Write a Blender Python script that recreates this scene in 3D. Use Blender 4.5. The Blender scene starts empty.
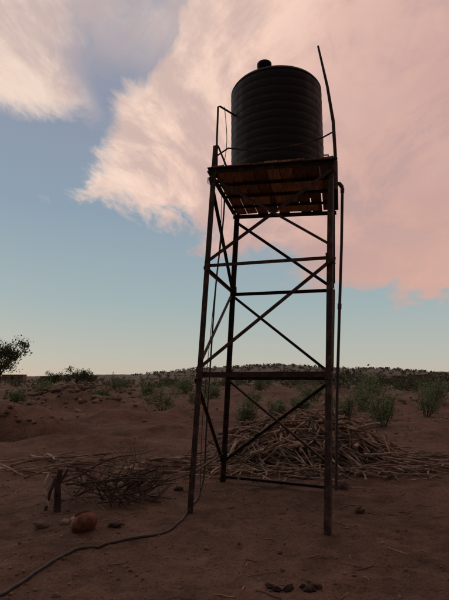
import bpy, math, random
from mathutils import Vector, Matrix, noise, Quaternion
random.seed(7)
R=random.random
U=random.uniform
scene=bpy.context.scene
scene.view_settings.view_transform='Standard'
scene.view_settings.look='None'
scene.view_settings.exposure=0
scene.view_settings.gamma=1

def lin(c):
    out=[]
    for v in c:
        v=v/255.0
        out.append(v/12.92 if v<=0.04045 else ((v+0.055)/1.055)**2.4)
    return (out[0],out[1],out[2],1.0)

# ---------------------------------------------------------------- node helper
class NT:
    def __init__(s,tree):
        s.t=tree; s.n=tree.nodes; s.l=tree.links
    def new(s,typ,**kw):
        n=s.n.new(typ)
        for k,v in kw.items(): setattr(n,k,v)
        return n
    def put(s,sock,v):
        if v is None: return
        if isinstance(v,bpy.types.NodeSocket): s.l.new(v,sock)
        else: sock.default_value=v
    def m(s,op,a,b=None,c=None,clamp=False):
        n=s.new('ShaderNodeMath',operation=op); n.use_clamp=clamp
        s.put(n.inputs[0],a); s.put(n.inputs[1],b)
        if c is not None: s.put(n.inputs[2],c)
        return n.outputs[0]
    def ss(s,v,a,b,t0=0.0,t1=1.0,kind='SMOOTHSTEP'):
        n=s.new('ShaderNodeMapRange',interpolation_type=kind)
        s.put(n.inputs[0],v); s.put(n.inputs[1],a); s.put(n.inputs[2],b); s.put(n.inputs[3],t0); s.put(n.inputs[4],t1)
        return n.outputs[0]
    def mix(s,f,a,b,bt='MIX'):
        n=s.new('ShaderNodeMix',data_type='RGBA',blend_type=bt)
        s.put(n.inputs[0],f); s.put(n.inputs[6],a); s.put(n.inputs[7],b)
        return n.outputs[2]
    def ramp(s,f,stops,interp='LINEAR'):
        n=s.new('ShaderNodeValToRGB'); cr=n.color_ramp; cr.interpolation=interp
        while len(cr.elements)<len(stops): cr.elements.new(0.5)
        for e,(p,c) in zip(cr.elements,stops):
            e.position=p; e.color=c
        s.put(n.inputs[0],f)
        return n.outputs[0]
    def noise(s,vec,scale,detail=4,rough=0.55,dist=0.0,col=False):
        n=s.new('ShaderNodeTexNoise')
        if vec is not None: s.l.new(vec,n.inputs['Vector'])
        n.inputs['Scale'].default_value=scale; n.inputs['Detail'].default_value=detail
        n.inputs['Roughness'].default_value=rough; n.inputs['Distortion'].default_value=dist
        return n.outputs['Color'] if col else n.outputs['Fac']

def newmat(name):
    m=bpy.data.materials.new(name); m.use_nodes=True
    nt=NT(m.node_tree); b=m.node_tree.nodes['Principled BSDF']
    return m,nt,b

def simple_mat(name,stops,scale=6,rough=0.85,bump=0.3,bscale=40,metal=0.0,tint=True,stretch=None,bdist=0.01,tintamt=(0.6,1.35)):
    m,nt,b=newmat(name)
    tc=nt.new('ShaderNodeTexCoord'); vec=tc.outputs['Object']
    if stretch:
        mp=nt.new('ShaderNodeMapping'); mp.inputs['Scale'].default_value=stretch
        nt.l.new(vec,mp.inputs[0]); vec=mp.outputs[0]
    f=nt.noise(vec,scale,4,0.6)
    f=nt.ss(f,0.28,0.72,kind='LINEAR')
    col=nt.ramp(f,stops)
    if tint:
        a=nt.new('ShaderNodeAttribute',attribute_name='tint')
        g=nt.ss(a.outputs['Fac'],0,1,tintamt[0],tintamt[1],'LINEAR')
        hs=nt.new('ShaderNodeHueSaturation'); nt.l.new(col,hs.inputs['Color']); nt.l.new(g,hs.inputs['Value'])
        col=hs.outputs[0]
    nt.l.new(col,b.inputs['Base Color'])
    b.inputs['Roughness'].default_value=rough; b.inputs['Metallic'].default_value=metal
    b.inputs['Specular IOR Level'].default_value=.25
    if bump>0:
        bp=nt.new('ShaderNodeBump'); bp.inputs['Strength'].default_value=bump; bp.inputs['Distance'].default_value=bdist
        nt.l.new(nt.noise(vec,bscale,3,0.6),bp.inputs['Height']); nt.l.new(bp.outputs[0],b.inputs['Normal'])
    return m

def L(r,g,b): return (r,g,b,1.0)
M_steel=simple_mat('rusty_painted_steel',[(0,L(.024,.018,.016)),(.5,L(.045,.029,.024)),(.75,L(.09,.05,.036)),(1,L(.16,.08,.05))],scale=11,rough=.75,bump=.35,bscale=60,bdist=.004)
M_plank=simple_mat('weathered_plank',[(0,L(.17,.095,.055)),(.5,L(.34,.19,.11)),(1,L(.5,.31,.19))],scale=4,rough=.9,bump=.4,bscale=20,stretch=(6,1,6),bdist=.006,tintamt=(.4,1.3))
M_stick=simple_mat('dry_firewood',[(0,L(.10,.07,.052)),(.5,L(.23,.165,.128)),(1,L(.42,.32,.25))],scale=7,rough=.9,bump=.4,bscale=50,bdist=.005,tintamt=(.35,1.6))
M_thorn=simple_mat('thorn_wood',[(0,L(.03,.022,.018)),(1,L(.12,.085,.068))],scale=8,rough=.95,bump=0,tintamt=(.5,1.7))
M_bark=simple_mat('bark',[(0,L(.05,.035,.025)),(1,L(.14,.1,.07))],scale=5,rough=.95,bump=0)
M_pipe=simple_mat('grey_pipe',[(0,L(.05,.042,.04)),(1,L(.10,.085,.075))],scale=8,rough=.6,bump=.1)
M_hose=simple_mat('hose_rubber',[(0,L(.03,.028,.03)),(1,L(.08,.072,.068))],scale=14,rough=.5,bump=.1)
M_stone=simple_mat('field_stone',[(0,L(.08,.06,.05)),(.5,L(.16,.115,.09)),(1,L(.25,.185,.145))],scale=9,rough=.9,bump=.5,bscale=40)
M_dark=simple_mat('dried_dung',[(0,L(.02,.015,.012)),(1,L(.06,.04,.03))],scale=20,rough=.95,bump=.6,bscale=60)
M_clay=simple_mat('fired_clay',[(0,L(.06,.03,.022)),(.5,L(.14,.055,.038)),(1,L(.22,.1,.07))],scale=16,rough=.85,bump=.5,bscale=50)
M_cloth=simple_mat('bleached_cloth',[(0,L(.25,.21,.19)),(1,L(.45,.39,.35))],scale=12,rough=.95,bump=.4,bscale=40)
M_mud=simple_mat('mud_brick',[(0,L(.14,.095,.07)),(1,L(.24,.165,.125))],scale=1.5,rough=.95,bump=.5,bscale=6,bdist=.05)
M_door=simple_mat('dark_doorway',[(0,L(.015,.012,.01)),(1,L(.04,.03,.025))],scale=2,rough=.9,bump=0)

def leafmat(name,a,b_):
    m,nt,b=newmat(name)
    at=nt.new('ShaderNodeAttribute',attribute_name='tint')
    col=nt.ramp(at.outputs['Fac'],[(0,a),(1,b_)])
    nt.l.new(col,b.inputs['Base Color']); b.inputs['Roughness'].default_value=.75
    b.inputs['Specular IOR Level'].default_value=.2
    tr=nt.new('ShaderNodeBsdfTranslucent'); nt.l.new(col,tr.inputs[0])
    mx=nt.new('ShaderNodeMixShader'); mx.inputs[0].default_value=.3
    out=m.node_tree.nodes['Material Output']
    nt.l.new(b.outputs[0],mx.inputs[1]); nt.l.new(tr.outputs[0],mx.inputs[2]); nt.l.new(mx.outputs[0],out.inputs[0])
    return m
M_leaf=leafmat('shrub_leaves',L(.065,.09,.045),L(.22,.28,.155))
M_leafd=leafmat('tree_leaves',L(.035,.05,.024),L(.10,.13,.06))
M_scrub=leafmat('distant_scrub',L(.045,.055,.035),L(.13,.145,.09))
M_weed=leafmat('dry_weeds',L(.08,.09,.045),L(.22,.21,.12))

# ---------------------------------------------------------------- mesh builder
class MB:
    def __init__(s): s.v=[]; s.f=[]; s.t=[]; s.mi=[]
    def tube(s,pts,rad,sides=6,tint=None,mi=0,cap=True):
        if tint is None: tint=R()
        pts=[Vector(p) for p in pts]; n=len(pts)
        if not hasattr(rad,'__len__'): rad=[rad]*n
        base=len(s.v); ref=None
        for i,p in enumerate(pts):
            d=(pts[min(i+1,n-1)]-pts[max(i-1,0)])
            if d.length<1e-9: d=Vector((0,0,1))
            d.normalize()
            if ref is None:
                ref=Vector((0,0,1)) if abs(d.z)<.9 else Vector((1,0,0))
            a=(ref-d*ref.dot(d)); 
            if a.length<1e-4: a=d.orthogonal()
            a.normalize(); b=d.cross(a); ref=a
            for k in range(sides):
                an=2*math.pi*k/sides
                s.v.append(p+(a*math.cos(an)+b*math.sin(an))*rad[i])
        for i in range(n-1):
            for k in range(sides):
                k2=(k+1)%sides
                s.f.append((base+i*sides+k,base+i*sides+k2,base+(i+1)*sides+k2,base+(i+1)*sides+k)); s.t.append(tint); s.mi.append(mi)
        if cap:
            s.f.append(tuple(base+k for k in reversed(range(sides)))); s.t.append(min(1,tint+.2)); s.mi.append(mi)
            s.f.append(tuple(base+(n-1)*sides+k for k in range(sides))); s.t.append(min(1,tint+.2)); s.mi.append(mi)
    def prism(s,p,q,prof,up,tint=None,mi=0):
        if tint is None: tint=R()
        p=Vector(p);q=Vector(q); d=(q-p).normalized(); up=Vector(up)
        a=(up-d*up.dot(d)).normalized(); b=d.cross(a)
        base=len(s.v); n=len(prof)
        for o in (p,q):
            for (x,y) in prof: s.v.append(o+a*x+b*y)
        for k in range(n):
            k2=(k+1)%n
            s.f.append((base+k,base+k2,base+n+k2,base+n+k)); s.t.append(tint); s.mi.append(mi)
        s.f.append(tuple(base+k for k in reversed(range(n)))); s.t.append(tint); s.mi.append(mi)
        s.f.append(tuple(base+n+k for k in range(n))); s.t.append(tint); s.mi.append(mi)
    def angle(s,p,q,up,w=.06,t=.008,tint=None,sx=1,sy=1):
        prof=[(0,0),(w*sx,0),(w*sx,t*sy),(t*sx,t*sy),(t*sx,w*sy),(0,w*sy)]
        if sx*sy<0: prof=prof[::-1]
        s.prism(p,q,prof,up,tint)
    def bar(s,p,q,up,w=.04,t=.008,tint=None):
        s.prism(p,q,[(-w/2,-t/2),(w/2,-t/2),(w/2,t/2),(-w/2,t/2)],up,tint)
    def leaf(s,c,size,tint,nrm=None,asp=.5,mi=0):
        d=Vector((U(-1,1),U(-1,1),U(-.6,1)))
        if d.length<.1: d=Vector((0,0,1))
        d.normalize(); a=d.orthogonal().normalized()
        a.rotate(Quaternion(d,U(0,6.28)))
        base=len(s.v); c=Vector(c)
        s.v+= [c, c+d*size*.5+a*size*asp*.5, c+d*size, c+d*size*.5-a*size*asp*.5]
        s.f.append((base,base+1,base+2,base+3)); s.t.append(tint); s.mi.append(mi)
    def blob(s,c,r,tint=None,seg=10,rings=7,rough=.25,mi=0,sq=(1,1,1)):
        if tint is None: tint=R()
        c=Vector(c); base=len(s.v); off=Vector((U(0,99),U(0,99),U(0,99)))
        for i in range(rings+1):
            th=math.pi*i/rings
            for k in range(seg):
                ph=2*math.pi*k/seg
                d=Vector((math.sin(th)*math.cos(ph),math.sin(th)*math.sin(ph),math.cos(th)))
                rr=r*(1+rough*2*noise.noise(d*1.6+off)+rough*.6*noise.noise(d*4+off))
                s.v.append(c+Vector((d.x*rr*sq[0],d.y*rr*sq[1],d.z*rr*sq[2])))
        for i in range(rings):
            for k in range(seg):
                k2=(k+1)%seg
                s.f.append((base+i*seg+k,base+(i+1)*seg+k,base+(i+1)*seg+k2,base+i*seg+k2)); s.t.append(tint); s.mi.append(mi)
    def obj(s,name,mats,parent=None,smooth=False):
        me=bpy.data.meshes.new(name); me.from_pydata([tuple(v) for v in s.v],[],s.f); 
        at=me.attributes.new('tint','FLOAT','FACE'); at.data.foreach_set('value',s.t)
        if not isinstance(mats,(list,tuple)): mats=[mats]
        for m in mats: me.materials.append(m)
        me.polygons.foreach_set('material_index',s.mi)
        if smooth: me.polygons.foreach_set('use_smooth',[True]*len(s.f))
        me.update()
        o=bpy.data.objects.new(name,me); scene.collection.objects.link(o)
        if parent: o.parent=parent
        return o
def empty(name,loc=(0,0,0)):
    e=bpy.data.objects.new(name,None); scene.collection.objects.link(e); e.location=loc; e.empty_display_size=.2
    return e

# ---------------------------------------------------------------- terrain
def bump(x,y,cx,cy,rx,ry,h,ang=0):
    dx=x-cx;dy=y-cy
    c=math.cos(ang);s_=math.sin(ang); a=(dx*c+dy*s_)/rx; b=(-dx*s_+dy*c)/ry
    q=a*a+b*b
    return h*math.exp(-q) if q<9 else 0
BERMS=[(-6.4,12.9,2.4,.55,.62,.08),(-5.4,11.7,1.9,.5,-.5,.08),(-3.9,11.0,1.0,.4,.24,-.4),(-6.6,10.4,1.6,.45,.28,.1),(-9,17.5,3,1,.65,.1),(-3.2,16.5,1.8,.7,.4,.2),(-7.5,23,3,1.2,.7,0),
 (-10,33,3.6,1.4,.9,.1),(-4,30,2.5,1.3,.5,0),(1.5,24,3,1,.3,.1),(9,24,3.5,1.2,.45,-.1),(5,36,5,2,.6,0),(-15,45,6,3,.8,0),(2,48,6,2.5,.7,0),(12,50,6,3,.7,.1),(-4.8,9.3,1.1,.3,.08,.2),
 (-2.6,10.8,1.0,.35,.2,-.2),(-1.2,13,1.5,.5,.26,.2),(4.5,7.5,1.4,.5,.07,.3),(1.5,9.0,1.6,1.0,.12,0),(6.5,12,2,.6,.24,-.2),(3,17,2,.6,.28,.1),(-1.0,19,2,.7,.3,0)]
# trampled dents (foot and hoof prints) pressed into the loose earth
rs=random.Random(31)
DENTS={}
for i in range(620):
    y=rs.uniform(2.2,9.5); x=rs.uniform(-1,1)*(1+y*.6); r=rs.uniform(.05,.11); d=rs.uniform(.008,.022); a=rs.uniform(0,3.14)
    for ix in (-1,0,1):
        for iy in (-1,0,1):
            DENTS.setdefault((int(math.floor(x/.4))+ix,int(math.floor(y/.4))+iy),[]).append((x,y,r,d,math.cos(a),math.sin(a)))
def g(x,y):
    r=math.hypot(x,y-4)
    z=0
    p=Vector((x,y,0))
    z+=.026*noise.noise(p*1.1)+.018*noise.noise(p*3.1+Vector((5,1,2)))+.012*noise.noise(p*7)
    w=min(1,max(0,(r-5)/12))
    z+=w*.16*noise.noise(p*.35)+w*.11*noise.noise(p*1.1+Vector((0,0,4)))
    w2=min(1,max(0,(r-25)/60))
    z+=w2*.8*noise.noise(p*.035)+w2*.3*noise.noise(p*.13)
    for b in BERMS: 
        q=bump(x,y,*b)
        if q: z+=q*(1+.5*noise.noise(p*1.8))
    L_=DENTS.get((int(math.floor(x/.4)),int(math.floor(y/.4))))
    if L_:
        for (dx,dy,rr,dd,c,s_) in L_:
            u=((x-dx)*c+(y-dy)*s_)/rr; v=(-(x-dx)*s_+(y-dy)*c)/(rr*.6); q=u*u+v*v
            if q<5: z-=dd*math.exp(-q*1.2)-dd*.35*math.exp(-(q-1.8)**2*2)
    return z
def make_ground():
    N=600; a=1.3; b=math.asinh(3500/a)
    cs=[a*math.sinh(b*(2*i/(N-1)-1)) for i in range(N)]
    verts=[];faces=[]
    for j in range(N):
        y=cs[j]+4.3
        for i in range(N):
            x=cs[i]-.1
            verts.append((x,y,g(x,y)))
    for j in range(N-1):
        for i in range(N-1):
            k=j*N+i; faces.append((k,k+1,k+N+1,k+N))
    me=bpy.data.meshes.new('ground'); me.from_pydata(verts,[],faces); me.polygons.foreach_set('use_smooth',[True]*len(faces)); me.update()
    o=bpy.data.objects.new('ground',me); scene.collection.objects.link(o)
    m,nt,bs=newmat('red_earth')
    tc=nt.new('ShaderNodeTexCoord'); v=tc.outputs['Object']
    n1=nt.noise(v,.35,4,.65,.4); n2=nt.noise(v,3.2,6,.72,.3); n3=nt.noise(v,38,4,.75)
    c1=nt.ramp(nt.ss(n2,.34,.68,kind='LINEAR'),[(0,L(.085,.052,.04)),(.45,L(.17,.104,.08)),(1,L(.285,.185,.143))])
    c2=nt.ramp(nt.ss(n1,.38,.62),[(0,L(.115,.07,.053)),(1,L(.27,.175,.132))])
    c=nt.mix(.45,c1,c2)
    c=nt.mix(.9,c,nt.ramp(n3,[(.32,L(.38,.35,.34)),(.48,L(.95,.95,.95)),(.66,L(1.0,1.0,1.0))]),'MULTIPLY')
    sx=nt.new('ShaderNodeSeparateXYZ'); nt.l.new(v,sx.inputs[0])
    far=nt.ss(sx.outputs[1],11,60)
    scr=nt.mix(nt.ss(nt.noise(v,.5,5,.7),.42,.6),L(.24,.17,.13),L(.09,.08,.058))
    c=nt.mix(nt.m('MULTIPLY',far,.75),c,scr)
    vo=nt.new('ShaderNodeTexVoronoi'); vo.inputs['Scale'].default_value=22; nt.l.new(v,vo.inputs['Vector'])
    sp=nt.m('MULTIPLY',nt.ss(vo.outputs['Distance'],.1,.26,1,0),nt.ss(nt.noise(v,1.2,3,.5),.42,.58))
    c=nt.mix(nt.m('MULTIPLY',sp,.75),c,L(.045,.032,.026))
    # earth colour darkened inside the dug hollow
    hx=nt.m('DIVIDE',nt.m('ADD',sx.outputs[0],5.4),2.0); hy=nt.m('DIVIDE',nt.m('SUBTRACT',sx.outputs[1],11.6),.7)
    hq=nt.m('ADD',nt.m('MULTIPLY',hx,hx),nt.m('MULTIPLY',hy,hy))
    c=nt.mix(nt.ss(nt.m('ADD',hq,nt.m('MULTIPLY',n2,1.2)),.6,2.2,.7,0),c,L(.07,.042,.033))
    nt.l.new(c,bs.inputs['Base Color']); bs.inputs['Roughness'].default_value=.97
    bs.inputs['Specular IOR Level'].default_value=.1
    h=nt.m('ADD',nt.m('MULTIPLY',n2,1.6),nt.m('MULTIPLY',n3,.45))
    bp=nt.new('ShaderNodeBump'); bp.inputs['Strength'].default_value=1; bp.inputs['Distance'].default_value=.08
    nt.l.new(h,bp.inputs['Height']); nt.l.new(bp.outputs[0],bs.inputs['Normal'])
    me.materials.append(m)
make_ground()

mb=MB()
for i in range(2300):
    y=2.6+abs(random.gauss(0,1))*5; x=U(-1,1)*(1+y*.62)
    r=random.choice([.005,.007,.008,.01,.013,.018]) * U(.6,1.2)
    if R()<.012: r=U(.02,.035)
    mb.blob((x,y,g(x,y)+r*.25),r,seg=6,rings=4,sq=(1,U(.7,1.2),.7))
for i in range(480):
    y=U(12,48); x=U(-1,1)*y*.62
    r=U(.03,.09)
    mb.blob((x,y,g(x,y)+r*.2),r,seg=6,rings=4,sq=(1,U(.7,1.2),.7))
for (cx,cy,sx,sy,n) in [(-10,32.5,4,1.4,130),(-7.5,22.8,2.6,1,40),(-15,44,5,2,90),(12,50,5,2,70),(9,24,3,1,30),(-6.5,12.9,2,.5,30)]:
    for i in range(n):
        x=random.gauss(cx,sx*.6);y=random.gauss(cy,sy*.6);r=U(.07,.26)*(.45 if cy<20 else 1)
        mb.blob((x,y,g(x,y)+r*.1),r,seg=7,rings=5,sq=(1,1,.65))
mb.obj('gravel',M_stone)

mb=MB()
for i in range(620):
    y=U(3.0,14); x=U(-1,1)*(.8+y*.55)
    if R()<.55: x=random.gauss(1.0,2.2); y=random.gauss(7.6,1.4)
    a=U(0,6.28); l=U(.03,.22); 
    p=[];
    for k in range(4):
        t=k/3-.5; xx=x+math.cos(a)*l*t+U(-.01,.01); yy=y+math.sin(a)*l*t+U(-.01,.01)
        p.append((xx,yy,g(xx,yy)+.006))
    mb.tube(p,U(.0015,.005),4)
mb.obj('twig_litter',M_stick)

# ---------------------------------------------------------------- tower
FA,FB,FC,FD=Vector((-.423,5.54,0)),Vector((1.023,4.80,0)),Vector((-.04,7.12,0)),Vector((1.406,6.38,0))
TA,TB,TC,TD=Vector((-.165,5.48,4.1)),Vector((1.31,5.22,4.1)),Vector((.19,7.12,4.1)),Vector((1.72,6.92,4.1))
def P(leg,z):
    f,t={'A':(FA,TA),'B':(FB,TB),'C':(FC,TC),'D':(FD,TD)}[leg]
    return f.lerp(t,z/4.1)
tower=empty('water_tower_stand',(0.5,6,0))
def par(o):
    o.parent=tower; o.matrix_parent_inverse=Matrix.Translation(-tower.location)
    return o
cen=Vector((.5,6,0))
def leg(nm,z0,z1,w):
    mb=MB(); p=P(nm,z0); q=P(nm,z1)
    inw=(FB-FA).normalized()*(1 if nm in 'AC' else -1)
    d=(q-p).normalized(); a=(inw-d*inw.dot(d)).normalized(); b=d.cross(a)
    back=(FC-FA)*(1 if nm in 'AB' else -1)
    sy=1 if b.dot(back)>0 else -1
    mb.angle(p,q,inw,w,.009,.4,1,sy)
    par(mb.obj('leg_'+nm.lower(),M_steel))
leg('A',-.25,4.42,.07); leg('B',-.25,4.16,.062); leg('C',-.25,4.1,.062); leg('D',-.25,4.1,.062)
mb=MB()
def brace(l1,z1,l2,z2,w=.045,off=0,kind='angle'):
    p=P(l1,z1);q=P(l2,z2); n=(q-p).cross(Vector((0,0,1))).normalized()
    mid=(p+q)/2-cen; mid.z=0
    if n.dot(mid)<0: n=-n
    p=p+n*off; q=q+n*off
    up=Vector((0,0,-1))
    if kind=='angle':
        d=(q-p).normalized(); a=(up-d*up.dot(d)).normalized(); b=d.cross(a)
        sy=-1 if b.dot(n)>0 else 1
        mb.angle(p,q,up,w,.006,None,1,sy)
    else: mb.bar(p,q,up,w,.007)
for (a,b,z,w) in [('A','B',2.87,.04),('A','B',1.57,.055),('C','D',2.81,.045),('C','D',1.52,.05),('C','D',.1,.045),('A','C',2.85,.04),('A','C',1.55,.045),('B','D',2.83,.04),('B','D',1.54,.045),('A','C',.42,.035)]:
    brace(a,z,b,z,w,off=.012)
brace('B',4.0,'A',2.9,.04,.022); brace('B',2.85,'A',1.62,.04,.022)
brace('C',4.0,'D',2.84,.04,.022); brace('C',2.8,'D',1.56,.04,.022)
brace('A',4.0,'B',3.0,.03,-.02,'bar')
brace('C',1.5,'D',.35,.04,.022); brace('D',1.5,'C',.3,.04,-.022)
brace('A',4.0,'C',2.9,.04,.022); brace('C',2.8,'A',1.6,.04,.022); brace('A',1.5,'C',.3,.035,.022)
brace('B',4.0,'D',2.9,.04,.022); brace('D',2.8,'B',1.6,.04,.022)
par(mb.obj('braces',M_steel))
mb=MB()
for l in 'ABCD':
    for z in (1.55,2.85):
        p=P(l,z); q=p+Vector((0,0,.12))
        inw=(FB-FA).normalized()*(1 if l in 'AC' else -1)
        s=inw*.04+Vector((0,-.016 if l in 'AB' else .016,0))
        mb.bar(p+s-Vector((0,0,.06)),q+s-Vector((0,0,.06)),inw,.075,.006)
par(mb.obj('gusset_plates',M_steel))
mb=MB()
mb.angle(TA+Vector((-.04,0,.0)),TB+Vector((.05,0,.0)),(0,0,-1),.06,.009,.3,1,-1)
mb.angle(TC+Vector((-.05,.02,0)),TD+Vector((.04,.02,0)),(0,0,-1),.065,.009,.4)
mb.angle(TA+Vector((0,.03,-.002)),TC+Vector((0,-.03,-.002)),(0,0,-1),.06,.008,.5)
mb.angle(TB+Vector((0,.03,-.002)),TD+Vector((0,-.03,-.002)),(0,0,-1),.06,.008,.5,1,-1)
for t in (.27,.52,.77):
    p=TA.lerp(TC,t);q=TB.lerp(TD,t); mb.angle(p+Vector((0,0,-.001)),q+Vector((0,0,-.001)),(0,0,-1),.04,.008,.5)
par(mb.obj('platform_frame',M_steel))
mb=MB()
n=9
for i in range(n):
    s0=(i+.5)/n
    p=TA.lerp(TB,s0); q=TC.lerp(TD,s0); d=(q-p).normalized()
    w=(TB-TA).length/n*U(.9,.99)
    p=p-d*U(.0,.05)+Vector((0,0,.02)); q=q+d*U(-.02,.12)+Vector((0,0,.02+U(0,.006)))
    mb.prism(p,q,[(-.012,-w/2),(.012,-w/2),(.012,w/2),(-.012,w/2)],(0,0,1))
for (s0,s1,t0,t1,z) in [(.15,.4,.56,.74,-.03),(.5,.85,.8,.97,-.03),(.55,.9,.3,.5,-.025)]:
    p=TA.lerp(TB,s0).lerp(TC.lerp(TD,s0),(t0+t1)/2); q=TA.lerp(TB,s1).lerp(TC.lerp(TD,s1),(t0+t1)/2)
    w=(t1-t0)*1.6
    mb.prism(p+Vector((0,0,z+.027)),q+Vector((0,0,z+.022)),[(-.01,-w/2),(.01,-w/2),(.01,w/2),(-.01,w/2)],(0,0,1),.9)
par(mb.obj('platform_planks',M_plank))
mb=MB()
mb.tube([P('B',3.7)+Vector((.03,-.02,0)),(1.335,5.2,4.15),(1.33,5.21,4.6),(1.285,5.25,5.1),(1.20,5.3,5.7)],[.019,.021,.021,.018,.013],7,.4)
mb.tube([(-.10,5.62,4.05),(-.10,5.64,4.6),(-.085,5.65,5.07),(-.06,5.67,5.09),(.17,5.93,5.1)],.013,6,.5)
mb.tube([(-.08,5.45,4.40),(.03,5.43,4.10)],.012,6,.4)
mb.tube([(-.10,5.63,4.36),(.05,5.5,4.40),(.3,5.44,4.34),(.63,5.38,4.33),(.95,5.32,4.36),(1.2,5.26,4.41),(1.33,5.2,4.46)],.011,6,1)
mb.tube([(.17,7.1,4.1),(.16,7.1,5.0),(.2,7.05,5.05),(1.66,6.9,5.02),(1.7,6.92,4.1)],.013,6,.5)
par(mb.obj('guard_rail',M_steel))
mb=MB()
for (c,z) in ((P('B',4.02),4.02),(P('A',4.0),4.0),(P('B',2.85),2.85)):
    for k in range(4):
        pts=[]
        for j in range(13):
            a=j/12*6.28; pts.append((c.x+.042*math.cos(a),c.y+.05+.05*math.sin(a)-.03,z-.06+k*.018+.01*math.sin(a*2+k)))
        mb.tube(pts,.0035,4,.3)
par(mb.obj('wire_lashing',M_steel))

dp=MB()
dp.tube([(1.36,6.36,4.34),(1.62,6.42,4.34),(1.70,6.44,4.335),(1.735,6.45,4.30),(1.74,6.455,4.24),(1.70,6.49,3.4),(1.63,6.53,2.3),(1.56,6.58,1.1),(1.51,6.62,-.1)],.021,10,.3)
for p,q in (((1.69,6.435,4.335),(1.742,6.455,4.28)),((1.741,6.455,4.27),(1.738,6.458,4.20)),((1.645,6.522,2.55),(1.64,6.524,2.47))):
    dp.tube([p,q],.029,10,.4)
dp.obj('drain_pipe',M_pipe,smooth=False)

# ---------------------------------------------------------------- tank
tank=empty('water_tank',(.75,6.17,4.135))
def revolve(prof,seg,name,mat,parent,loc=(0,0,0),smooth=True):
    v=[];f=[]
    for (r,z) in prof:
        for k in range(seg):
            a=2*math.pi*k/seg; v.append((r*math.cos(a)+loc[0],r*math.sin(a)+loc[1],z+loc[2]))
    for i in range(len(prof)-1):
        for k in range(seg):
            k2=(k+1)%seg; f.append((i*seg+k,i*seg+k2,(i+1)*seg+k2,(i+1)*seg+k))
    me=bpy.data.meshes.new(name); me.from_pydata(v,[],f); me.polygons.foreach_set('use_smooth',[smooth]*len(f))
    me.materials.append(mat); me.update()
    o=bpy.data.objects.new(name,me); scene.collection.objects.link(o); o.parent=parent
    return o
m,nt,b=newmat('black_polyethylene')
tc=nt.new('ShaderNodeTexCoord')
mp=nt.new('ShaderNodeMapping'); mp.inputs['Scale'].default_value=(3,3,.8); nt.l.new(tc.outputs['Object'],mp.inputs[0])
dn=nt.noise(mp.outputs[0],3,5,.65)
nt.l.new(nt.ramp(dn,[(.35,L(.006,.006,.008)),(.7,L(.02,.017,.018))]),b.inputs['Base Color'])
nt.l.new(nt.ss(dn,.3,.7,.5,.75),b.inputs['Roughness'])
b.inputs['Specular IOR Level'].default_value=.18
M_tank=m
RT=.655
prof=[(0,0),(RT-.03,0),(RT-.008,.012),(RT-.003,.03)]
H=1.47
nr=12; step=(H-.07)/nr
for i in range(nr):
    z0=.04+i*step
    big=.0065
    prof+=[(RT-.002,z0),(RT,z0+step*.3),(RT-.002,z0+step*.56),(RT-big,z0+step*.68),(RT-big,z0+step*.84),(RT-.002,z0+step*.96)]
prof+=[(RT-.002,H-.05),(RT-.010,H-.02),(RT-.028,H+.005),(RT-.06,H+.028),(RT-.1,H+.045),(RT-.12,H+.045),(RT-.2,H+.08),(RT-.22,H+.077),(RT-.33,H+.115),(.27,H+.125),(.265,H+.145),(0,H+.16)]
revolve(prof,96,'body',M_tank,tank)
revolve([(0,0),(.088,0),(.088,.09),(.10,.095),(.10,.14),(.09,.15),(.0,.158)],28,'filler_neck_lid',M_tank,tank,(-.20,-.42,H+.03))
mbt=MB()
for k in range(8):
    a=k*math.pi/4+.3
    c,s_=math.cos(a),math.sin(a)
    mbt.prism((c*.3,s_*.3,H+.11),(c*.55,s_*.55,H+.045),[(-.01,-.02),(.02,-.02),(.02,.02),(-.01,.02)],(0,0,1),.3)
mbt.obj('moulded_ribs',M_tank,tank)

# ---------------------------------------------------------------- hose
def smoothpts(pts,n=6):
    P_=[Vector(p) for p in pts]; out=[]
    for i in range(len(P_)-1):
        p0=P_[max(i-1,0)];p1=P_[i];p2=P_[i+1];p3=P_[min(i+2,len(P_)-1)]
        for k in range(n):
            t=k/n
            out.append(.5*((2*p1)+(-p0+p2)*t+(2*p0-5*p1+4*p2-p3)*t*t+(-p0+3*p1-3*p2+p3)*t**3))
    out.append(P_[-1]); return out
gp=[(-2.4,2.3),(-1.9,2.95),(-1.58,3.5),(-1.45,4.0),(-1.27,4.38),(-.9,4.62),(-.64,4.78),(-.46,5.2),(-.40,5.75),(-.34,6.2)]
pts=smoothpts([(x,y,0) for x,y in gp],8)
pts=[Vector((p.x,p.y,g(p.x,p.y)+.012)) for p in pts]
pts+=smoothpts([(-.32,6.32,.03),(-.27,6.4,.25),(-.24,6.38,.9),(-.2,6.4,1.6),(-.12,6.36,2.8),(-.02,6.34,3.7),(.02,6.3,4.3),(.12,6.2,4.42)],6)
mb=MB(); mb.tube(pts,.0125,8,.5); mb.obj('water_hose',M_hose,smooth=True)
mb=MB()
ln=smoothpts([(.0,5.62,5.05),(.03,5.7,4.6),(-.03,5.8,4.1),(-.06,6.1,3.4),(-.17,6.0,2.2),(-.28,6.1,1.0),(-.31,6.2,.02)],6)
mb.tube(ln,.005,5,.3); mb.obj('pull_rope',M_pipe)

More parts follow.
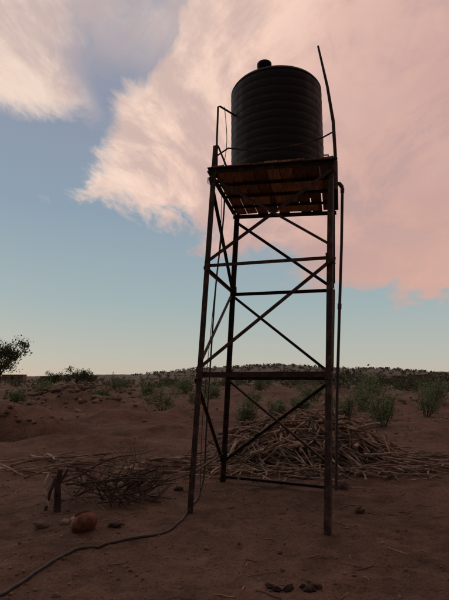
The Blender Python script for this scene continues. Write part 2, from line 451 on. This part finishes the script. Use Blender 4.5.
# ---------------------------------------------------------------- sticks
def stick(mb,c,d,l,r,kink=.05,sides=6,seg=6,tint=None,floor=True):
    d=Vector(d).normalized(); a=d.orthogonal().normalized(); b=d.cross(a)
    ph=U(0,6.28); k1=U(-1,1)*kink*l; k2=U(-1,1)*kink*.5*l
    pts=[];rad=[]
    for i in range(seg+1):
        t=i/seg
        p=Vector(c)+d*(t-.5)*l+(a*math.cos(ph)+b*math.sin(ph))*k1*math.sin(t*math.pi)+b*k2*math.sin(t*6.28)+Vector((U(-1,1),U(-1,1),U(-1,1)))*r*.35
        if floor:
            gz=g(p.x,p.y)+r*.7
            if p.z<gz: p.z=gz
        pts.append(p); rad.append(r*(1-.55*t)*U(.88,1.1))
    mb.tube(pts,rad,sides,tint)
    return pts
wood=MB()
cx,cy=1.45,9.0; RX=1.72
def heap(x,y):
    q=((x-cx)/RX)**2+((y-cy)/1.25)**2
    return (.64+.16*noise.noise(Vector((x*1.5,y*1.5,1)))+.07*(x-cx))*max(0,1-q)**.65 if q<1 else 0
for i in range(640):
    a=U(0,6.28); rr=math.sqrt(R())
    x=cx+math.cos(a)*rr*RX; y=cy+math.sin(a)*rr*1.2
    h=heap(x,y)
    z=g(x,y)+h*(U(.2,1.0) if R()<.45 else 1)
    dx=random.gauss(0,1); dy=random.gauss(0,.8)
    dh=(heap(x+dx*.1,y+dy*.1)-heap(x-dx*.1,y-dy*.1))/.2
    d=Vector((dx,dy,max(-1.2,min(1.2,dh))*.9+U(-.22,.22)))
    stick(wood,(x,y,z),d,U(.35,1.4),random.choice([.009,.012,.016,.02,.026,.036]),.08)
for i in range(54):
    a=U(0,6.28); b0=Vector((cx+math.cos(a)*U(1.2,1.8),cy+math.sin(a)*U(.8,1.3),.05)); t0=Vector((cx+U(-.5,.9),cy+U(-.3,.3),U(.55,.9)))
    c=(b0+t0)/2; stick(wood,c,t0-b0,(t0-b0).length*U(.9,1.15),U(.014,.036),.11,7,8,U(.6,1))
for i in range(230):
    x=cx+1.1+abs(random.gauss(0,1.15)); y=random.gauss(8.7,.6); a=random.gauss(0,.8)
    stick(wood,(x,y,g(x,y)+U(.01,.28)*max(.1,1-(x-cx-1.1)/1.8)),(math.cos(a),math.sin(a),U(-.1,.1)),U(.25,1.2),random.choice([.007,.01,.015,.022]),.09)
for i in range(190):
    x=cx+U(-1.9,1.8); y=cy-1.1-abs(random.gauss(0,.35)); a=random.gauss(0,1.1)
    stick(wood,(x,y,g(x,y)+U(.01,.1)),(math.cos(a),math.sin(a),U(-.05,.05)),U(.15,.9),random.choice([.006,.01,.014,.018]),.08)
wood.obj('firewood_pile',M_stick)

def branch(mb,p,d,l,r,depth,spread=.7,sides=5,grav=0):
    pts=[Vector(p)]; d=Vector(d).normalized(); seg=5; rads=[r]
    for i in range(seg):
        d=(d+Vector((U(-1,1),U(-1,1),U(-1,1)+grav))*.2).normalized()
        q=pts[-1]+d*l/seg
        gz=g(q.x,q.y)+.008
        if q.z<gz: q.z=gz; d.z=abs(d.z)*.3
        pts.append(q); rads.append(r*(1-.6*(i+1)/seg))
    mb.tube(pts,rads,sides)
    if depth>0:
        for k in range(random.choice([2,3,4])):
            i=random.choice([1,2,3,4,5]); 
            nd=(d+Vector((U(-1,1),U(-1,1),U(-.7,.9)))*spread).normalized()
            branch(mb,pts[i],nd,l*U(.45,.7),rads[i]*.7,depth-1,spread,max(3,sides-1),grav)
mb=MB()
for i in range(10):
    x=U(-3.0,-.7); y=U(7.6,8.8); a=random.gauss(.05,.3)
    branch(mb,(x,y,g(x,y)+.02),(math.cos(a)*random.choice([1,-1]),math.sin(a),U(0,.12)),U(.7,1.4),U(.012,.024),2,.6)
for i in range(40):
    x=U(-3.4,-.2); y=random.gauss(8.2,.4); a=random.gauss(0,.45)
    stick(mb,(x,y,g(x,y)+U(.02,.14)),(math.cos(a),math.sin(a),U(-.06,.12)),U(.4,1.5),U(.008,.026),.09)
mb.obj('fallen_branches',M_stick)
mb=MB()
for i in range(62):
    a=U(0,6.28); r=U(.05,.52); x=-1.34+math.cos(a)*r*1.05; y=6.05+math.sin(a)*r*.75
    el=U(.05,1.1)
    a2=a+random.gauss(0,1.3)
    branch(mb,(x,y,g(x,y)+U(0,.1)),(math.cos(a2),math.sin(a2)*.8,el),U(.25,.6),U(.005,.012),2,.9,5,-.1)
for i in range(14):
    a=U(-.6,.6)
    stick(mb,(-1.35+U(-.3,.3),6.0+U(-.3,.3),.12+U(0,.25)),(math.cos(a),math.sin(a),U(-.4,.4)),U(.7,1.3),U(.01,.018),.16,6,7)
mb.obj('thorn_brush_heap',M_thorn)

post=empty('wooden_post',(-1.92,5.62,0))
mb=MB(); 
mb.tube([(0,0,-.15),(.005,0,.1),(-.01,.01,.28),(.012,0,.46)],[.045,.04,.036,.03],9,.2)
mb.tube([(0,0,.3),(.08,-.02,.4),(.11,-.02,.47)],[.022,.017,.01],6,.3)
mb.tube([(-.16,.05,-.05),(-.1,.02,.2),(-.03,.03,.38),(.03,.02,.44)],[.022,.02,.018,.012],6,.6)
mb.obj('stake',M_thorn,post)
mb=MB()
nx,ny=12,14
for j in range(ny+1):
    for i in range(nx+1):
        u=i/nx;v=j/ny
        x=-.045-.06*u+.02*math.sin(v*7+u*3)-.05*v*(1-u); y=-.055+.02*math.sin(u*13+v*2)+.015*math.sin(u*5+1); z=.40-.31*v-.03*math.sin(u*4)
        mb.v.append(Vector((x-.02*math.sin(v*3),y,z)))
for j in range(ny):
    for i in range(nx):
        k=j*(nx+1)+i; mb.f.append((k,k+1,k+nx+2,k+nx+1)); mb.t.append(1); mb.mi.append(0)
mb.obj('rag',M_cloth,post,smooth=True)

pot=empty('clay_pot',(-1.41,4.95,g(-1.41,4.95)+.065))
def potmesh():
    seg=40; prof=[]
    for i in range(15):
        t=i/14*math.pi*.80
        prof.append((.128*math.sin(t)**.85,-.095*math.cos(t)))
    v=[];f=[]
    prof+= [(.068,.084),(.074,.093),(.077,.1),(.068,.1),(.06,.088)]
    inner=[(r*.88,z*.9) for r,z in reversed(prof[:15])]
    allp=prof+inner
    for (r,z) in allp:
        for k in range(seg):
            a=2*math.pi*k/seg; rr=max(r,.001)*(1+.04*math.sin(a*2+1)+.02*math.sin(a*5)); v.append((rr*math.cos(a),rr*math.sin(a),z+.004*math.sin(a*3)))
    for i in range(len(allp)-1):
        for k in range(seg):
            k2=(k+1)%seg; f.append((i*seg+k,i*seg+k2,(i+1)*seg+k2,(i+1)*seg+k))
    me=bpy.data.meshes.new('vessel'); me.from_pydata(v,[],f); me.polygons.foreach_set('use_smooth',[True]*len(f)); me.materials.append(M_clay)
    at=me.attributes.new('tint','FLOAT','FACE'); at.data.foreach_set('value',[.5]*len(f)); me.update()
    o=bpy.data.objects.new('vessel',me); scene.collection.objects.link(o); o.parent=pot
potmesh(); pot.rotation_euler=(math.radians(-22),math.radians(-16),math.radians(20))

def stone(name,x,y,r,mat=M_stone,sq=(1,.85,.7),rough=.22,tint=None,n=1):
    mb=MB()
    for k in range(n):
        xx=x+(U(-r,r)*1.3 if n>1 else 0); yy=y+(U(-r,r) if n>1 else 0); rr=r*(U(.5,1) if n>1 else 1)
        mb.blob((xx,yy,g(xx,yy)+rr*.3),rr,tint,16,11,rough,0,sq)
    mb.obj(name,mat,smooth=True)
stone('stone',-1.87,5.02,.07,M_stone,tint=.3); stone('stone',-1.56,5.22,.065,M_cloth,tint=.4); stone('stone',1.53,5.56,.055,M_dark)
stone('stone',-1.66,5.12,.045); stone('stone',-1.12,5.05,.055,M_dark,(1.3,.8,.4)); stone('stone',-4.45,8.4,.14,M_dark)
stone('stone',1.62,6.75,.11,M_stone,tint=0); stone('stone',-3.1,9.3,.08); stone('stone',1.3,7.35,.09,tint=0); stone('stone',-.62,6.6,.06,M_dark)
for i,(x,y) in enumerate(((.365,3.62),(.47,3.6),(.60,3.6),(.66,3.63))):
    stone('dung_clod',x,y,.029,M_dark,(1.1,.9,.75),.35,n=3)

# ---------------------------------------------------------------- plants
def shrub(name,x,y,h,w,nl=1500,ls=.06,mat=M_leaf,stems=9):
    z0=g(x,y); mb=MB()
    cl=[]
    for k in range(stems):
        a=U(0,6.28); r=U(.1,.48)*w; top=Vector((x+math.cos(a)*r,y+math.sin(a)*r,z0+h*U(.45,.97)*(1-.35*r/w)))
        b=Vector((x+math.cos(a)*r*.2,y+math.sin(a)*r*.2,z0-.03)); mid=(top+b)/2+Vector((U(-.05,.05),U(-.05,.05),0))*h
        mb.tube([b,mid,top],[.014*h,.01*h,.004*h],4,.5,1)
        for j in range(4):
            t=U(.25,1); cl.append((b.lerp(top,t)+Vector((U(-.12,.12),U(-.12,.12),U(-.05,.05)))*w,U(.08,.2)*w,U(-.25,.3)))
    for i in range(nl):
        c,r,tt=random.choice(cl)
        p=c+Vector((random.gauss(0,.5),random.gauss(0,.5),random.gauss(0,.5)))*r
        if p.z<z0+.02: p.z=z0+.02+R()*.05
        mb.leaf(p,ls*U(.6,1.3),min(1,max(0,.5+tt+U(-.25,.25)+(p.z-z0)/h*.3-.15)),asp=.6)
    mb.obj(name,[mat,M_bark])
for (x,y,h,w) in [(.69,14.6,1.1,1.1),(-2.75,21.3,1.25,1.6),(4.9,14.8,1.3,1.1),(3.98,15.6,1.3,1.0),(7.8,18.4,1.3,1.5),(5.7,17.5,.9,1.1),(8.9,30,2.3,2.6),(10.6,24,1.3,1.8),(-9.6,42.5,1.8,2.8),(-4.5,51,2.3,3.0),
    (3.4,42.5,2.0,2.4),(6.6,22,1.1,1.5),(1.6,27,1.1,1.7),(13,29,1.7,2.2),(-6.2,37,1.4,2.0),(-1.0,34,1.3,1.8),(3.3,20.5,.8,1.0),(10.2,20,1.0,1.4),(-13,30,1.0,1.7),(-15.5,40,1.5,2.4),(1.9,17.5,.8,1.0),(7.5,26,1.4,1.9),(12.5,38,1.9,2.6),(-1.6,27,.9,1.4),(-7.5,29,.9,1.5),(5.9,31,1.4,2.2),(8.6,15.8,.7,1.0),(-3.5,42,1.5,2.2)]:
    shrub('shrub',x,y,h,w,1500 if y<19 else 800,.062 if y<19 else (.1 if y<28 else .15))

def tree(name,x,y,h,w,nl=5000,ls=.28,trunk=.16):
    z0=g(x,y); mb=MB(); lv=MB(); root=empty(name,(x,y,z0))
    mb.tube([(0,0,-.3),(.1,0,h*.18),(-.05,.1,h*.38)],[trunk,trunk*.8,trunk*.6],8,.5)
    cl=[]
    for k in range(13):
        a=k*2.4+U(-.3,.3); r=U(.15,.46)*w; t=Vector((math.cos(a)*r,math.sin(a)*r,h*U(.42,.93)*(1-.25*r/w)))
        b=Vector((-.02,.05,h*U(.15,.38))); mid=(b+t)/2+Vector((U(-.1,.1)*w,U(-.1,.1)*w,.05*h))
        mb.tube([b,mid,t],[trunk*.5,trunk*.3,trunk*.1],6,.5)
        for j in range(4):
            e_=t+Vector((U(-1,1),U(-1,1),U(-.7,.6)))*w*.16
            mb.tube([mid.lerp(t,U(.2,.9)),e_],[trunk*.15,trunk*.04],4,.5)
            cl.append((e_,U(.06,.15)*w,U(-.3,.3)))
    for i in range(nl):
        c,r,tt=random.choice(cl)
        p=c+Vector((random.gauss(0,.6),random.gauss(0,.6),random.gauss(0,.5)))*r
        lv.leaf(p,ls*U(.6,1.3),min(1,max(0,.45+tt+U(-.2,.2))),asp=.6)
    mb.obj('trunk_and_limbs',M_bark,root); lv.obj('foliage',M_leafd,root)
tree('acacia_tree',-34.8,72.5,7.8,7.6,5600,.3)
tree('acacia_tree',-23,73,3.5,3.8,2400,.2,.1)
tree('acacia_tree',-31,84,2.4,3.4,2000,.2,.1)
tree('acacia_tree',-25,86,2.6,3.0,1600,.2,.1)

mb=MB()
def clump(x,y,h,w,n,ls):
    z0=g(x,y); sub=[(Vector((x+U(-.4,.4)*w,y+U(-.4,.4)*w,z0+h*U(.25,.75))),U(-.3,.3)) for k in range(6)]
    for i in range(n):
        c,tt=random.choice(sub); p=c+Vector((random.gauss(0,.16)*w,random.gauss(0,.16)*w,random.gauss(0,.16)*h))
        if p.z<z0: p.z=z0+R()*h*.2
        mb.leaf(p,ls*U(.6,1.4),min(1,max(0,.45+tt+U(-.2,.2))),asp=.7)
for i in range(330):
    y=48*math.exp(R()*1.7); x=U(-1,1)*y*.58
    s=U(.7,1.6)*(1.2 if x>y*.2 else .8)
    clump(x,y,s,s*U(1.2,2.4),46,.28*s*(1+y/300))
for i in range(50):
    y=U(45,110); x=y*U(.2,.6); s=U(1.3,2.5)
    clump(x,y,s,s*U(1.,1.9),100,.22*s)
mb.obj('distant_trees',M_scrub)
mb=MB()
for i in range(300):
    y=U(11,50); x=U(-1,1)*y*.56
    if R()<.5: x=U(.1,.55)*y
    if x<0 and R()<.3: continue
    z0=g(x,y); s=U(.08,.28)
    for k in range(24):
        mb.leaf((x+random.gauss(0,s*.9),y+random.gauss(0,s*.9),z0+R()*s*.5),s*U(.25,.55),R(),asp=.35)
mb.obj('weeds',M_weed)

# ---------------------------------------------------------------- mud houses
def mud_house(x,y,w,d,h,rot=0):
    root=empty('mud_brick_house',(x,y,g(x,y))); root.rotation_euler=(0,0,rot)
    def box(mb,x0,x1,y0,y1,z0,z1,t=.5):
        mb.prism((x0,(y0+y1)/2,(z0+z1)/2),(x1,(y0+y1)/2,(z0+z1)/2),[(-(z1-z0)/2,-(y1-y0)/2),((z1-z0)/2,-(y1-y0)/2),((z1-z0)/2,(y1-y0)/2),(-(z1-z0)/2,(y1-y0)/2)],(0,0,1),t)
    mb=MB()
    box(mb,-w/2,-.5,-d/2,-d/2+.35,-.3,h); box(mb,.5,w/2,-d/2,-d/2+.35,-.3,h); box(mb,-.5,.5,-d/2,-d/2+.35,1.9,h)
    box(mb,-w/2,w/2,d/2-.35,d/2,-.3,h); box(mb,-w/2,-w/2+.35,-d/2+.35,d/2-.35,-.3,h); box(mb,w/2-.35,w/2,-d/2+.35,d/2-.35,-.3,h)
    mb.obj('walls',M_mud,root)
    mb=MB(); box(mb,-.48,.48,-d/2+.1,-d/2+.16,-.1,1.88); mb.obj('door',M_door,root)
    mb=MB(); box(mb,w*.28,w*.28+.6,-d/2-.02,-d/2+.01,1.1,1.7); box(mb,-w*.34,-w*.34+.6,-d/2-.02,-d/2+.01,1.1,1.7); mb.obj('windows',M_door,root)
    mb=MB(); box(mb,-w/2-.1,w/2+.1,-d/2-.1,d/2+.1,h+.003,h+.18,.2); mb.obj('roof',M_mud,root)
for a in [(-92,205,9,5,2.6,.1),(-78,210,7,5,2.3,-.1),(-104,215,11,5,2.4,0),(-64,220,8,5,2.2,.2),(62,150,7,4,2.4,-.2),(80,165,8,5,2.6,.1),(96,190,9,5,2.6,0),(70,190,7,4,2.4,.15)]:
    mud_house(*a)

# ---------------------------------------------------------------- hill
m,nt,b=newmat('scrubby_rock'); tc=nt.new('ShaderNodeTexCoord'); v=tc.outputs['Object']
c=nt.mix(nt.ss(nt.noise(v,.18,5,.7),.42,.6),L(.18,.14,.12),L(.085,.078,.064))
nt.l.new(c,b.inputs['Base Color']); b.inputs['Roughness'].default_value=1
M_hill=m
def hill(name,cx,cy,rx,ry,h,prof_seed,nx=150,ny=50):
    v=[];f=[]
    for j in range(ny+1):
        for i in range(nx+1):
            a=(i/nx*2-1)*1.25; b=(j/ny*2-1)*1.25
            x=cx+a*rx;y=cy+b*ry
            q=a*a+b*b
            env=max(0,1-q/1.45)**1.0
            z=h*env*(1+.22*noise.noise(Vector((x*.012,y*.012,prof_seed))))+env*(1.1*noise.noise(Vector((x*.06,y*.06,prof_seed)))+.7*noise.noise(Vector((x*.25,y*.25,3))))
            v.append((x,y,z-1.2))
    for j in range(ny):
        for i in range(nx):
            k=j*(nx+1)+i; f.append((k,k+1,k+nx+2,k+nx+1))
    me=bpy.data.meshes.new(name); me.from_pydata(v,[],f); me.polygons.foreach_set('use_smooth',[True]*len(f)); me.update()
    o=bpy.data.objects.new(name,me); scene.collection.objects.link(o); me.materials.append(M_hill)
hill('hill',70,520,170,110,16,2.0)
hill('hill',300,640,240,120,11,5.0)
hill('hill',-150,760,260,100,8,9.0)
mb=MB()
for i in range(420):
    a=U(-1,1); b_=U(-1,.15); q=a*a+b_*b_
    x=70+a*170;y=520+b_*110; env=max(0,1-q/1.45); zz=16*env*(1+.22*noise.noise(Vector((x*.012,y*.012,2))))-1.2
    s=U(.8,1.9)
    for k in range(16): mb.leaf((x+random.gauss(0,s*.6),y+random.gauss(0,s*.6),zz+U(0,s)),s*.9,R()*.6,asp=.8)
mb.obj('hill_scrub',M_scrub)

# ---------------------------------------------------------------- world
w=bpy.data.worlds.new('World'); scene.world=w; w.use_nodes=True
nt=NT(w.node_tree); bg=w.node_tree.nodes['Background']
tc=nt.new('ShaderNodeTexCoord'); nrm=nt.new('ShaderNodeVectorMath',operation='NORMALIZE'); nt.l.new(tc.outputs['Generated'],nrm.inputs[0])
sx=nt.new('ShaderNodeSeparateXYZ'); nt.l.new(nrm.outputs[0],sx.inputs[0]); X,Y,Z=sx.outputs
az=nt.m('MULTIPLY',nt.m('ARCTAN2',X,Y),57.2958); el=nt.m('MULTIPLY',nt.m('ARCSINE',Z),57.2958)
azc=nt.m('MAXIMUM',nt.m('MINIMUM',az,60),-60)
den=nt.m('ADD',nt.m('MAXIMUM',Z,0),.22)
cb=nt.new('ShaderNodeCombineXYZ'); nt.l.new(nt.m('DIVIDE',X,den),cb.inputs[0]); nt.l.new(nt.m('DIVIDE',Y,den),cb.inputs[1]); cb.inputs[2].default_value=3.7
mp=nt.new('ShaderNodeMapping'); mp.inputs['Rotation'].default_value=(0,0,math.radians(-25)); mp.inputs['Scale'].default_value=(1,.6,1); nt.l.new(cb.outputs[0],mp.inputs[0])
V=mp.outputs[0]
nA=nt.m('SUBTRACT',nt.noise(V,1.6,5,.6,.3),.5)
nB=nt.noise(V,2.6,6,.62,1.1)
nE=nt.m('SUBTRACT',nt.noise(V,6.5,5,.68,.8),.5)
base=nt.ramp(nt.m('DIVIDE',nt.m('MAXIMUM',el,0),90),[(0,lin((204,192,176))),(.03,lin((190,192,183))),(.10,lin((166,184,187))),(.22,lin((146,166,183))),(.36,lin((146,155,175))),(1,lin((105,120,150)))])
sky=nt.new('ShaderNodeTexSky'); sky.sky_type='NISHITA'; sky.sun_disc=False; sky.sun_elevation=math.radians(4); sky.sun_rotation=math.radians(-48)
skc=nt.mix(1.0,sky.outputs[0],L(.06,.06,.06),'MULTIPLY')
base=nt.mix(.10,base,skc)
d1=nt.m('ADD',nt.m('ADD',nt.m('SUBTRACT',el,nt.m('MULTIPLY_ADD',azc,-.25,16.0)),nt.m('MULTIPLY',nA,14)),nt.m('MULTIPLY',nE,10))
M1=nt.ss(d1,-1.4,2.0)
e1=nt.m('SUBTRACT',azc,nt.m('MULTIPLY_ADD',nt.m('SUBTRACT',el,22),.75,-21.0))
M2=nt.ss(nt.m('ADD',nt.m('ADD',e1,nt.m('MULTIPLY',nA,20)),nt.m('MULTIPLY',nE,11)),-1.2,2.6)
Mm=nt.m('MULTIPLY',M1,M2)
M3=nt.m('MULTIPLY',nt.ss(nt.m('ADD',nt.m('ADD',el,nt.m('MULTIPLY',nA,16)),nt.m('MULTIPLY',nE,9)),27.5,31),nt.ss(nt.m('ADD',azc,nt.m('MULTIPLY',nA,20)),-23,-14,1,0))
veil=nt.m('MULTIPLY',nt.ss(el,31,42),nt.ss(nB,.38,.66,.1,.75))
mask=nt.m('MAXIMUM',nt.m('MAXIMUM',Mm,nt.m('MULTIPLY',M3,.88)),veil)
mask=nt.m('MULTIPLY',mask,nt.ss(nB,.25,.5,.86,1.0))
t=nt.ss(nt.m('ADD',e1,nt.m('MULTIPLY',nA,40)),-2,46,kind='LINEAR')
cc=nt.ramp(t,[(0,lin((254,226,206))),(.28,lin((250,214,195))),(.55,lin((228,188,174))),(1,lin((204,163,154)))])
shade=nt.ss(nt.m('ADD',nB,nt.m('MULTIPLY',nE,.4)),.38,.64,0,1)
cc=nt.mix(nt.m('MULTIPLY',shade,.62),cc,lin((178,154,156)))
warm=nt.m('MULTIPLY',nt.ss(el,9,24,1,0),nt.ss(azc,2,24))
cc=nt.mix(nt.m('MULTIPLY',warm,.5),cc,lin((226,180,160)))
col=nt.mix(mask,base,cc)
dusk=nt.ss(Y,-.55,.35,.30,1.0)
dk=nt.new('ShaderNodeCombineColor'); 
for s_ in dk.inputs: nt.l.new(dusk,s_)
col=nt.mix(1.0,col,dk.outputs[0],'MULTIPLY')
col=nt.mix(nt.ss(el,-3,-.5,1,0),col,L(.08,.055,.042))
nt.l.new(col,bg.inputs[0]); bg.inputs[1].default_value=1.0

sun=bpy.data.lights.new('sun','SUN'); sun.energy=.3; sun.angle=math.radians(10); sun.color=(1,.78,.62)
so=bpy.data.objects.new('sun',sun); scene.collection.objects.link(so)
se,sa=math.radians(4),math.radians(-48)
dv=Vector((math.sin(sa)*math.cos(se),math.cos(sa)*math.cos(se),math.sin(se)))
so.rotation_euler=dv.to_track_quat('Z','Y').to_euler()

cam=bpy.data.cameras.new('camera'); co=bpy.data.objects.new('camera',cam); scene.collection.objects.link(co)
co.location=(0,0,1.5); co.rotation_euler=(math.radians(90+9.6),0,0)
cam.sensor_fit='VERTICAL'; cam.sensor_height=24; cam.lens=18.48; cam.clip_end=9000; cam.clip_start=.05
scene.camera=co
